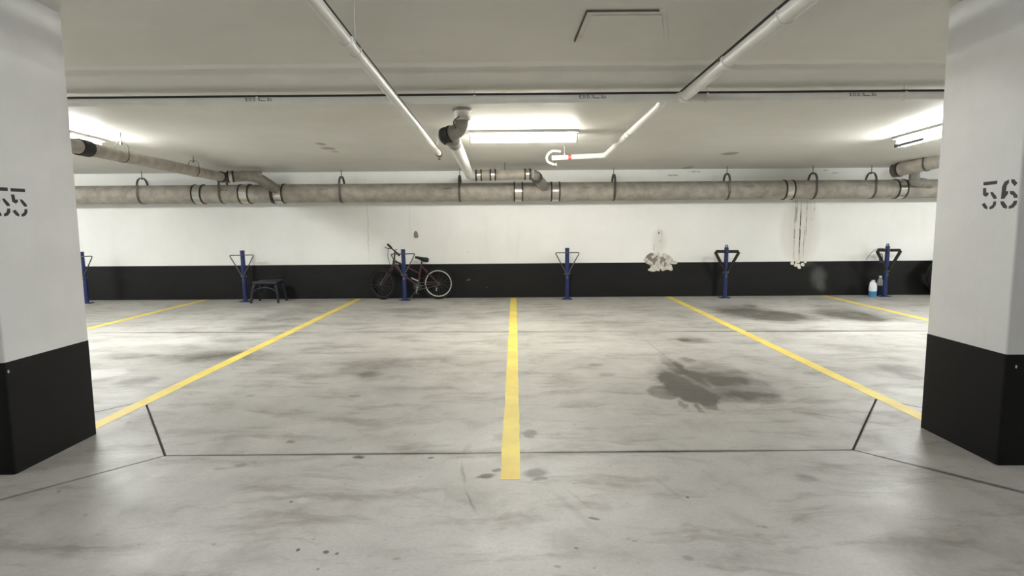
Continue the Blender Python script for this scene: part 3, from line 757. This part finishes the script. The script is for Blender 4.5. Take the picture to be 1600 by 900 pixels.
# ------------------------------------------------------------------ sprinkler pipes
SZ, SY, SR = 2.206, 4.78, .036
sm = thing('sprinkler_pipe', 'long white sprinkler main with dark printed lettering crossing below the ceiling', 'pipe', (0, SY, SZ))
obj('pipe', MB().tube([(x, SY - .012, SZ) for x in (-9.5, -4, 0, 4, 9.5)], SR, 20), M['white_pipe'], sm)
obj('cable', MB().tube([(x, SY - .012 - .024, SZ + .030) for x in (-9.5, 0, 9.5)], .0095, 10), M['rubber'], sm, label='thin dark line added for the shaded top edge of the pipe')  # no real cable: dark tube added to draw the pipe's shaded upper edge
def sx_at(u): return at_y(u, 153, SY).x
for u in (408, 925, 1343):
    lettering('lettering', 'YBIITTS:IIGIGIB', sx_at(u), .21, .026, SR, SY - .012, SZ, .12, M['lettering'], sm)
def rod_hanger(p, R, parent, axis, r=.003):
    p = Vector(p); pts = []
    a = Vector(axis).normalized(); h = Vector((0, 0, 1)).cross(a).normalized()
    for k in range(17):
        an = 2 * PI * k / 16
        if k < 16: pts.append(p + h * math.cos(an) * (R + .003) + Vector((0, 0, math.sin(an) * (R + .003 + (.012 if math.sin(an) > .5 else 0)))))
    o = obj('hanger', MB().tube(pts, 0, closed=True, flat=(.016, .003, a)), M['white_pipe'], parent)
    obj('rod', MB().tube([p + Vector((0, 0, R)), (p.x, p.y, ceil_z(p.y))], r, 8), M['ceil_rod'], o)
for u in (405, 742, 1103, 1410): rod_hanger((sx_at(u), SY - .012, SZ), SR, sm, (1, 0, 0))

# left branch, running away from the camera over the bays
a0 = at_y(484, -8, 2.58); a1 = at_y(686, 240, 7.0)
s1 = thing('sprinkler_branch', 'white sprinkler branch crossing left of the middle light, running towards the back wall', 'pipe', lerp(a0, a1, .5))
a00 = a0 + (a0 - a1) * .9
a00.z = min(a00.z, ceil_z(a00.y) - .1)
obj('pipe', MB().tube([a00, a0, a1], .030, 18), M['white_pipe'], s1)
obj('cable', MB().tube([p + Vector((.024, 0, .020)) for p in (a00, a0, lerp(a0, a1, .98))], .006, 10), M['rubber'], s1, label='thin dark line added for the shaded top edge of the pipe')  # dark tube standing in for shade along this branch's upper edge
da = (a1 - a0).normalized()
obj('end_fitting', MB().tube([a1 - da * .03, a1 + da * .05], .040, 14), M['strap'], s1)
obj('sprinkler_head', MB().lathe(a1 + da * .03 + Vector((0, 0, -.03)), [(.012, .03), (.010, 0), (.006, -.015), (.018, -.035), (.018, -.038)], n=10), M['strap'], s1)
rod_hanger(lerp(a0, a1, .965), .030, s1, da)
pk = at_y(552, 55, lerp(a0, a1, .19).y)
rod_hanger(lerp(a0, a1, .165), .030, s1, da)
obj('coupling', MB().tube([lerp(a0, a1, .13) - da * .03, lerp(a0, a1, .13) + da * .03], .036, 16), M['white_pipe'], s1)

# right branch near the camera, tee into the main
b0 = at_y(1276, -16, 2.60); b1 = Vector((sx_at(1066), SY - .012, SZ))
s2 = thing('sprinkler_branch', 'thick white sprinkler branch sloping from the top edge down to the long main', 'pipe', lerp(b0, b1, .5))
b00 = b0 + (b0 - b1) * 1.2; b00.z = min(b00.z, ceil_z(b00.y) - .12)
obj('pipe', MB().tube([b00, b0, b1], .042, 18), M['white_pipe'], s2)
db = (b1 - b0).normalized()
obj('cable', MB().tube([p + Vector((-.034, 0, .028)) for p in (b00, b0, lerp(b0, b1, .97))], .009, 10), M['rubber'], s2, label='thin dark line added for the shaded top edge of the pipe')  # shade on the branch's upper side, put in as a dark tube
obj('tee', MB().tube([b1 - Vector((.06, 0, 0)), b1 + Vector((.06, 0, 0))], .0415, 18).tube([b1 - db * .1, b1 - db * .02], .049, 18), M['white_pipe'], s2)
cpl = lerp(b0, b1, .52)
obj('coupling', MB().tube([cpl - db * .045, cpl + db * .045], .048, 18), M['white_pipe'], s2)
obj('bolt', MB().tube([cpl + Vector((-.03, 0, .0)), cpl + Vector((-.055, 0, .012))], .010, 8), M['strap'], s2)
rod_hanger(lerp(b0, b1, .14), .042, s2, db)

# thinner branch from the main to the head under the middle light
c0 = Vector((sx_at(1036), SY, SZ)); c1 = at_y(945, 243, 7.5); c2 = at_y(862, 247, 7.52)
c0b = at_y(1032, 164, 4.95)
s3 = thing('sprinkler_branch', 'thin white sprinkler branch bending left to a head below the middle light', 'pipe', c1)
obj('pipe', MB().tube(arc_pts([c0, c0b, c1, c2], .10, 8), .031, 18), M['white_pipe'], s3)
dc = (c1 - c0b).normalized(); pj = lerp(c0b, c1, .45)
obj('coupling', MB().tube([pj - dc * .03, pj + dc * .03], .036, 16), M['white_pipe'], s3)
obj('elbow', MB().tube(arc_pts([c1 - dc * .06, c1, lerp(c1, c2, .12)], .06), .036, 16), M['white_pipe'], s3)
rod_hanger(lerp(c0b, c1, .5), .031, s3, dc)
rod_hanger(lerp(c1, c2, .76), .031, s3, c2 - c1)
obj('tag', MB().tube([lerp(c1, c2, .63), lerp(c1, c2, .69)], .0322, 14), M['red_tag'], s3, label='small red tag on the pipe')
up = at_y(855, 236, 7.52); dn = at_y(855, 255, 7.52)
obj('tee', MB().tube(arc_pts([at_y(876, 237, 7.54), at_y(862, 235, 7.52), at_y(854, 244, 7.52), at_y(855, 253, 7.52), at_y(865, 257, 7.52)], .05), .015, 12), M['white_pipe'], s3)
obj('sprinkler_head', MB().lathe(at_y(866, 257, 7.52), [(.010, -.012), (.016, 0), (.008, .012), (.022, .026), (.022, .03)], axis=(1, 0, 0), n=12), M['white_pipe'], s3)

# ------------------------------------------------------------------ blue parking posts
def make_post(label, padded):
    t = thing('parking_post', label, 'post', (0, 0, 0), 'blue folding parking posts along the back wall')
    H = .83
    obj('base_plate', MB().box((0, 0, .006), (.16, .12, .012), bevel=.003), M['blue'], t)
    obj('post', MB().tube([(0, 0, .01), (0, 0, H)], .034, 16), M['blue'], t)
    cap = MB()
    if padded:
        cap.ring((0, 0, H + .018), (0, 1, 0), .018, .008, 20, 8)
    else:
        cap.lathe((0, 0, H), [(.036, -.015), (.036, .004), (.028, .01)], n=16)
    obj('cap', cap, M['blue'], t)
    hw, zt, zb = .198, .765, .40
    pts = arc_pts([(0, -.036, zb), (-hw, -.036, zt), (hw, -.036, zt), (0, -.036, zb)], .03 if not padded else .02, 5)
    pts = [Vector((p.x * 1.0, p.y, p.z)) for p in pts]
    o = obj('hoop', MB().tube(pts, .0085, 10), M['rod_grey'], t, label='steel triangular hoop')
    if padded:
        k = .93
        L_, R_ = Vector((-hw, -.036, zt)), Vector((hw, -.036, zt)); Bm = Vector((0, -.036, zb))
        for a, b in ((lerp(L_, R_, .05), lerp(L_, R_, .43)), (lerp(L_, R_, .57), lerp(L_, R_, .95)), (lerp(L_, Bm, .03), lerp(L_, Bm, .86)), (lerp(R_, Bm, .03), lerp(R_, Bm, .86))):
            obj('foam_sleeve', MB().tube([a, b], .024, 12), M['foam'], o, label='black foam sleeve on the hoop')
    obj('hinge_bolt', MB().tube([(-.05, 0, .42), (.05, 0, .42)], .009, 8), M['bolt'], t)
    for sx_ in (-.06, .06):
        obj('anchor_bolt', MB().tube([(sx_, .035, .010), (sx_, .035, .022)], .011, 6), M['bolt'], t)
    obj('lock', MB().box((0, -.038, .36), (.03, .022, .045), bevel=.004), M['dull_grey'], t)
    return t
def pbase(u, v): p = at_z(u, v); return (p.x, min(p.y, 9.74), 0)
spec = [(136, 474, 'blue post with thin hoop, half hidden by the left pillar', False, -1.5),
        (384, 471.5, 'blue post with thin wire hoop standing beside the dark blue stool', False, -.8),
        (633, 469.5, 'blue post with thin wire hoop standing in front of the bicycle', False, -.8),
        (886, 467.5, 'blue post with thin wire hoop standing alone right of the middle yellow line', False, 0),
        (1132, 465.5, 'blue post with black padded hoop standing between the two peeling wall patches', True, .6),
        (1381, 463.2, 'blue post with black padded hoop standing beside the blue fluid jug', True, .2)]
first = {}
posts = []
for u, v, lbl, pad, lean in spec:
    loc = pbase(u, v)
    if pad not in first: o = make_post(lbl, pad); o.location = loc; first[pad] = o
    else: o = dup(first[pad], loc, lbl)
    o.rotation_euler = (0, math.radians(lean), 0); posts.append(o)

# taped bits and a cable hanging on the last post
px6 = posts[5].location
y6 = px6.y - .06
cab = obj('cable', MB().tube(arc_pts([at_y(1384, 389, y6 - .01), at_y(1374, 387.5, y6 - .012), at_y(1364, 392, y6 - .012), at_y(1357, 400, y6), at_y(1353, 406, y6 + .02)], .05, 6), .005, 8), M['dull_grey'])
tag(cab, 'thin grey cable looped over the padded hoop beside the blue fluid jug', 'cable')
lk = thing('cable_lock', 'black cable lock hanging on the post beside the blue fluid jug', 'lock', at_y(1377, 408, y6))
obj('cable', MB().tube(arc_pts([at_y(1374, 407, y6), at_y(1374, 399, y6), at_y(1377, 395.5, y6), at_y(1379, 399, y6), at_y(1379, 407, y6)], .03, 6), .006, 8), M['black_plastic'], lk)
obj('lock_body', MB().box(at_y(1376.5, 409, y6), (.06, .03, .04), bevel=.008), M['black_plastic'], lk)

# ------------------------------------------------------------------ bicycle
BY = 9.79
def bp(u, v, dy=0.0): return at_y(u, v, BY + dy)
bike = thing('bicycle', 'small maroon bicycle with silver rear rim leaning by the back wall', 'bicycle', (bp(640, 440).x, BY, 0))
WR = .242
rh = bp(685, 443); rh.z = WR + .021; fh = bp(597, 445); fh.z = WR + .021
def wheel(c, axis, name, rimmat):
    a = Vector(axis).normalized()
    ty = obj('tyre', MB().ring(c, a, WR, .021, 44, 10), M['tyre'], bike)
    obj('rim', MB().ring(c, a, WR - .026, .0105, 44, 8), M[rimmat], bike, label='silver wheel rim' if rimmat == 'rim' else None)
    obj('hub', MB().tube([c - a * .04, c + a * .04], .018, 14), M['dull_grey'], bike)
    s = a.orthogonal().normalized(); t = a.cross(s); sp_ = MB()
    for k in range(20):
        an = 2 * PI * k / 20; an2 = an + (.5 if k % 2 else -.5)
        sp_.tube([c + a * (.03 if k % 4 < 2 else -.03) + (s * math.cos(an2) + t * math.sin(an2)) * .016, c + (s * math.cos(an) + t * math.sin(an)) * (WR - .03)], .0016, 5, caps=False)
    obj('spokes', sp_, M['dull_grey'], bike)
wheel(rh, (0, 1, .06), 'rear', 'rim')
wheel(fh, (.42, 1, .06), 'front', 'black_plastic')
BB = bp(653, 447); ST = bp(658, 414); HT = bp(616, 405); HB = bp(614, 416)
fr = MB()
fr.tube([BB, ST], .0165, 14)
fr.tube([HT, HB], .02, 14)
fr.tube(arc_pts([HB + Vector((.01, 0, .02)), lerp(HB, BB, .5) + Vector((0, 0, -.01)), BB], .3), .0175, 14)
fr.tube([HT + Vector((.01, 0, -.03)), lerp(ST, BB, .42)], .0155, 14)
for s in (-1, 1):
    off = Vector((0, s * .045, 0))
    fr.tube([lerp(ST, BB, .03) + off * .3, lerp(lerp(ST, BB, .03), rh, .3) + off, rh + off], .0085, 10)
    fr.tube([BB + off * .5, lerp(BB, rh, .3) + off, rh + off], .0095, 10)
fr.tube([BB + Vector((0, -.036, 0)), BB + Vector((0, .036, 0))], .022, 14)
obj('frame', fr, M['maroon'], bike)
ax_f = Vector((.42, 1, .06)).normalized()
fk = MB()
for s in (-1, 1): fk.tube(arc_pts([HB + Vector((0, 0, .0)), HB + Vector((-.012, 0, -.03)) + ax_f * (s * .042), fh + ax_f * (s * .042)], .03), .011, 10)
obj('fork', fk, M['maroon'], bike)
hb0, hb1 = bp(606, 382, .06), bp(624, 399, -.14); hc = lerp(hb0, hb1, .62)
obj('stem', MB().tube([HT - Vector((0, 0, .01)), lerp(HT, hc, .6), hc], .013, 12), M['black_plastic'], bike)
bar = obj('handlebar', MB().tube([hb0, lerp(hb0, hb1, .35) + Vector((0, 0, -.006)), hc, hb1], .0115, 12), M['black_plastic'], bike)
for a, b in ((0, .3), (.78, 1.0)):
    obj('grip', MB().tube([lerp(hb0, hb1, a), lerp(hb0, hb1, b)], .0175, 12), M['rubber'], bar)
obj('brake_lever', MB().tube(arc_pts([lerp(hb0, hb1, .36), bp(606, 388.5, 0), bp(601.5, 386, .02)], .02), .006, 8), M['black_plastic'], bar)
obj('brake_lever', MB().tube(arc_pts([lerp(hb0, hb1, .66), bp(617, 391, -.05), bp(620.5, 389.5, -.06)], .02), .006, 8), M['black_plastic'], bar)
cb_ = MB()
cb_.tube(arc_pts([bp(607, 389, 0), bp(605.5, 400, -.03), bp(609, 412, -.03), HB + Vector((0, -.02, -.01))], .08, 6), .004, 8)
cb_.tube(arc_pts([bp(618, 393, -.04), bp(612, 400, -.05), bp(616, 408, -.03), lerp(HB, BB, .3)], .06, 6), .004, 8)
obj('brake_cable', cb_, M['dull_grey'], bike)
# saddle: broad tail right, narrow nose left
sd = MB(); secs = [(648.5, 402, .018, .018), (652, 402.4, .022, .022), (657, 404, .036, .03), (662, 405.5, .062, .038), (667, 406, .074, .04), (669.5, 406.2, .062, .03)]
rings = []
for u, v, hw, hh in secs:
    c = bp(u, v); rings.append([sd.bm.verts.new(c + Vector((0, math.cos(2 * PI * k / 14) * hw, math.sin(2 * PI * k / 14) * hh))) for k in range(14)])
for A, B in zip(rings, rings[1:]):
    for k in range(14): sd.bm.faces.new((A[k], A[(k + 1) % 14], B[(k + 1) % 14], B[k]))
sd.bm.faces.new(rings[0]); sd.bm.faces.new(rings[-1])
obj('saddle', sd, M['black_plastic'], bike, smooth=60)
obj('seat_post', MB().tube([lerp(ST, BB, .15), bp(659.5, 407)], .0125, 12), M['dull_grey'], bike)
ck = obj('chainring', MB().ring(BB + Vector((0, -.05, 0)), (0, 1, 0), .062, .006, 28, 6).tube([BB + Vector((0, -.054, 0)), BB + Vector((0, -.046, 0))], .04, 20), M['dull_grey'], bike)
for s, u, v in ((-1, 652, 458), (1, 655, 436)):
    e = bp(u, v); e.y = BB.y + s * .075
    st = BB + Vector((0, s * .06, 0))
    c_ = obj('crank_arm', MB().tube([st, e], .009, 10), M['chrome'], bike)
    obj('pedal', MB().box(e + Vector((0, s * .045, 0)), (.085, .075, .022), bevel=.004), M['black_plastic'], c_)
obj('chain', MB().tube([BB + Vector((0, -.05, .06)), rh + Vector((0, -.05, .03)), rh + Vector((.03, -.05, 0)), rh + Vector((0, -.05, -.03)), BB + Vector((0, -.05, -.06))], .005, 6), M['dull_grey'], bike)
k0 = bp(653, 450, -.03); k1 = at_z(642, 469.5); k1.y = BY - .16; k1.x = bp(642, 469).x; k1.z = .006
obj('kickstand', MB().tube([k0, k1], .007, 8), M['dull_grey'], bike)
obj('spoke_reflector', MB().box(bp(682, 452, -.01), (.02, .008, .06), rot=Matrix.Rotation(.15, 3, 'Y'), bevel=.003), M['tape'], bike, label='pale reflector between the spokes')
obj('front_shock', MB().tube([bp(642, 434, -.0), bp(655, 440, 0)], .016, 10), M['chrome'], bike)
bm_ = bp(650, 400, -.02)

# ------------------------------------------------------------------ dark blue stool
SYd = 9.58
def spx(u, v, dy=0.0): return at_y(u, v, SYd + dy)
stool = thing('stool', 'low dark blue plastic stool with splayed legs against the black band', 'stool', (spx(420, 470).x, SYd, 0))
sc = spx(419, 441); sw = .19; sd_ = .15; hz = .345
seat = MB(); seat.box((sc.x, SYd, hz - .025), (sw * 2 + .02, sd_ * 2 + .02, .05), bevel=.02, seg=3)
obj('seat', seat, M['navy'], stool, smooth=60)
rim_ = MB(); rim_.tube([(sc.x + sx_ * (sw - .012), SYd + sy_ * (sd_ - .012), hz + .0) for sx_, sy_ in ((-1, -1), (1, -1), (1, 1), (-1, 1))], .008, 8, closed=True)
obj('seat_rim', rim_, M['navy'], stool)
for sx_ in (-1, 1):
    for sy_ in (-1, 1):
        topp = Vector((sc.x + sx_ * (sw - .035), SYd + sy_ * (sd_ - .03), hz - .03))
        foot = Vector((sc.x + sx_ * (sw + .03), SYd + sy_ * (sd_ + .02), .0))
        knee = lerp(topp, foot, .45) + Vector((sx_ * .018, 0, .02))
        obj('leg', MB().tube(arc_pts([topp, knee, foot], .12, 6), [.024] * 3 + [.021] * 3 + [.018] * 3, 10), M['navy'], stool)
for sy_ in (-1, 1):
    y = SYd + sy_ * (sd_ - .0)
    pts = [Vector((sc.x + math.cos(PI * k / 12) * (sw + .0), y, (.15 + math.sin(PI * k / 12) * .10))) for k in range(13)]
    obj('arched_brace', MB().tube(pts, .012, 8), M['navy'], stool)

# ------------------------------------------------------------------ jug and bottle by the last post
def jug(name, label, cat, u, v, w, h, split, mats, handle=True, dy=0.0):
    p = at_z(u, v); p.y = min(p.y, 9.8) + dy; p.x = at_y(u, v, p.y).x
    t = thing(name, label, cat, (p.x, p.y, 0))
    r = w / 2
    def body(z0, z1, prof): return MB().lathe((p.x, p.y, 0), [(a * r, b * h) for a, b in prof], n=24, sy=.8)
    obj('lower_body', MB().lathe((p.x, p.y, 0), [(.92 * r, 0), (1.0 * r, .03 * h), (1.0 * r, split * h)], n=24, sy=.8), M[mats[0]], t, label=mats[2])
    up_ = [(1.0, split), (1.0, .62), (.95, .70), (.78, .80), (.52, .88), (.36, .91), (.34, .935)]
    obj('upper_body', MB().lathe((p.x, p.y, 0), [(a * r, b * h) for a, b in up_], n=24, sy=.8), M[mats[1]], t, label=mats[3])
    obj('cap', MB().lathe((p.x, p.y, 0), [(.42 * r, .93 * h), (.44 * r, .94 * h), (.42 * r, .995 * h), (.36 * r, h)], n=18), M['jug'], t)
    if handle:
        obj('handle', MB().tube(arc_pts([(p.x - .30 * r, p.y - .3 * r, .90 * h), (p.x - .95 * r, p.y - .4 * r, .88 * h), (p.x - 1.02 * r, p.y - .4 * r, .66 * h), (p.x - .86 * r, p.y - .3 * r, .58 * h)], .025, 6), .011, 10), M[mats[1]], t)
        obj('label_band', MB().lathe((p.x, p.y, 0), [(1.0 * r, .17 * h), (1.015 * r, .172 * h), (1.015 * r, .21 * h), (1.0 * r, .212 * h)], n=24, sy=.8), M['blue_label'], t)
    return t
jug('fluid_jug', 'milky white jug part filled with blue fluid beside the last post', 'jug', 1363, 463.5, .125, .275, .34, ('blue_fluid', 'jug', 'blue fluid in the lower half', 'milky white upper half'))
jug('bottle', 'dark blue bottle with cloudy grey top behind the blue fluid jug', 'bottle', 1374, 460, .10, .33, .52, ('navy_fluid', 'clear_grey', 'dark blue lower half', 'cloudy grey upper half'), handle=False, dy=.07)

# ------------------------------------------------------------------ tyre standing in for an unclear dark shape by the right pillar
tc = at_y(1485, 432, 9.72); TR = .34
ty = thing('tyre', 'black tyre standing in for an unclear dark shape at the back wall, almost hidden by the right pillar', 'tyre', (tc.x, 9.78, 0))
ax_ = Vector((0, 1, .22)).normalized()
cz_ = Vector((tc.x, 9.75, TR * .976 + .012))
tb = MB(); N = 48; prof_t = [(.21, -.075), (.235, -.09), (.29, -.098), (.33, -.085), (.34, -.05), (.342, 0), (.34, .05), (.33, .085), (.29, .098), (.235, .09), (.21, .075)]
s_ = ax_.orthogonal().normalized(); t_ = ax_.cross(s_); rg = []
for k in range(N):
    d = s_ * math.cos(2 * PI * k / N) + t_ * math.sin(2 * PI * k / N); rg.append([tb.bm.verts.new(cz_ + d * r + ax_ * h) for r, h in prof_t])
for k in range(N):
    A, B = rg[k], rg[(k + 1) % N]; m_ = len(A)
    for j in range(m_): tb.bm.faces.new((A[j], A[(j + 1) % m_], B[(j + 1) % m_], B[j]))
obj('stand_in_casing', tb, M['tyre'], ty, smooth=50)
gr = MB()
for k in range(N):
    d = s_ * math.cos(2 * PI * k / N) + t_ * math.sin(2 * PI * k / N)
    q = Matrix((s_ * -math.sin(2 * PI * k / N) + t_ * math.cos(2 * PI * k / N), ax_, d)).transposed()
    for h in (-.04, .04): gr.box(cz_ + d * .342 + ax_ * h, (.026, .05, .008), rot=q)
o = obj('stand_in_tread', gr, M['rubber'], ty, smooth=0)
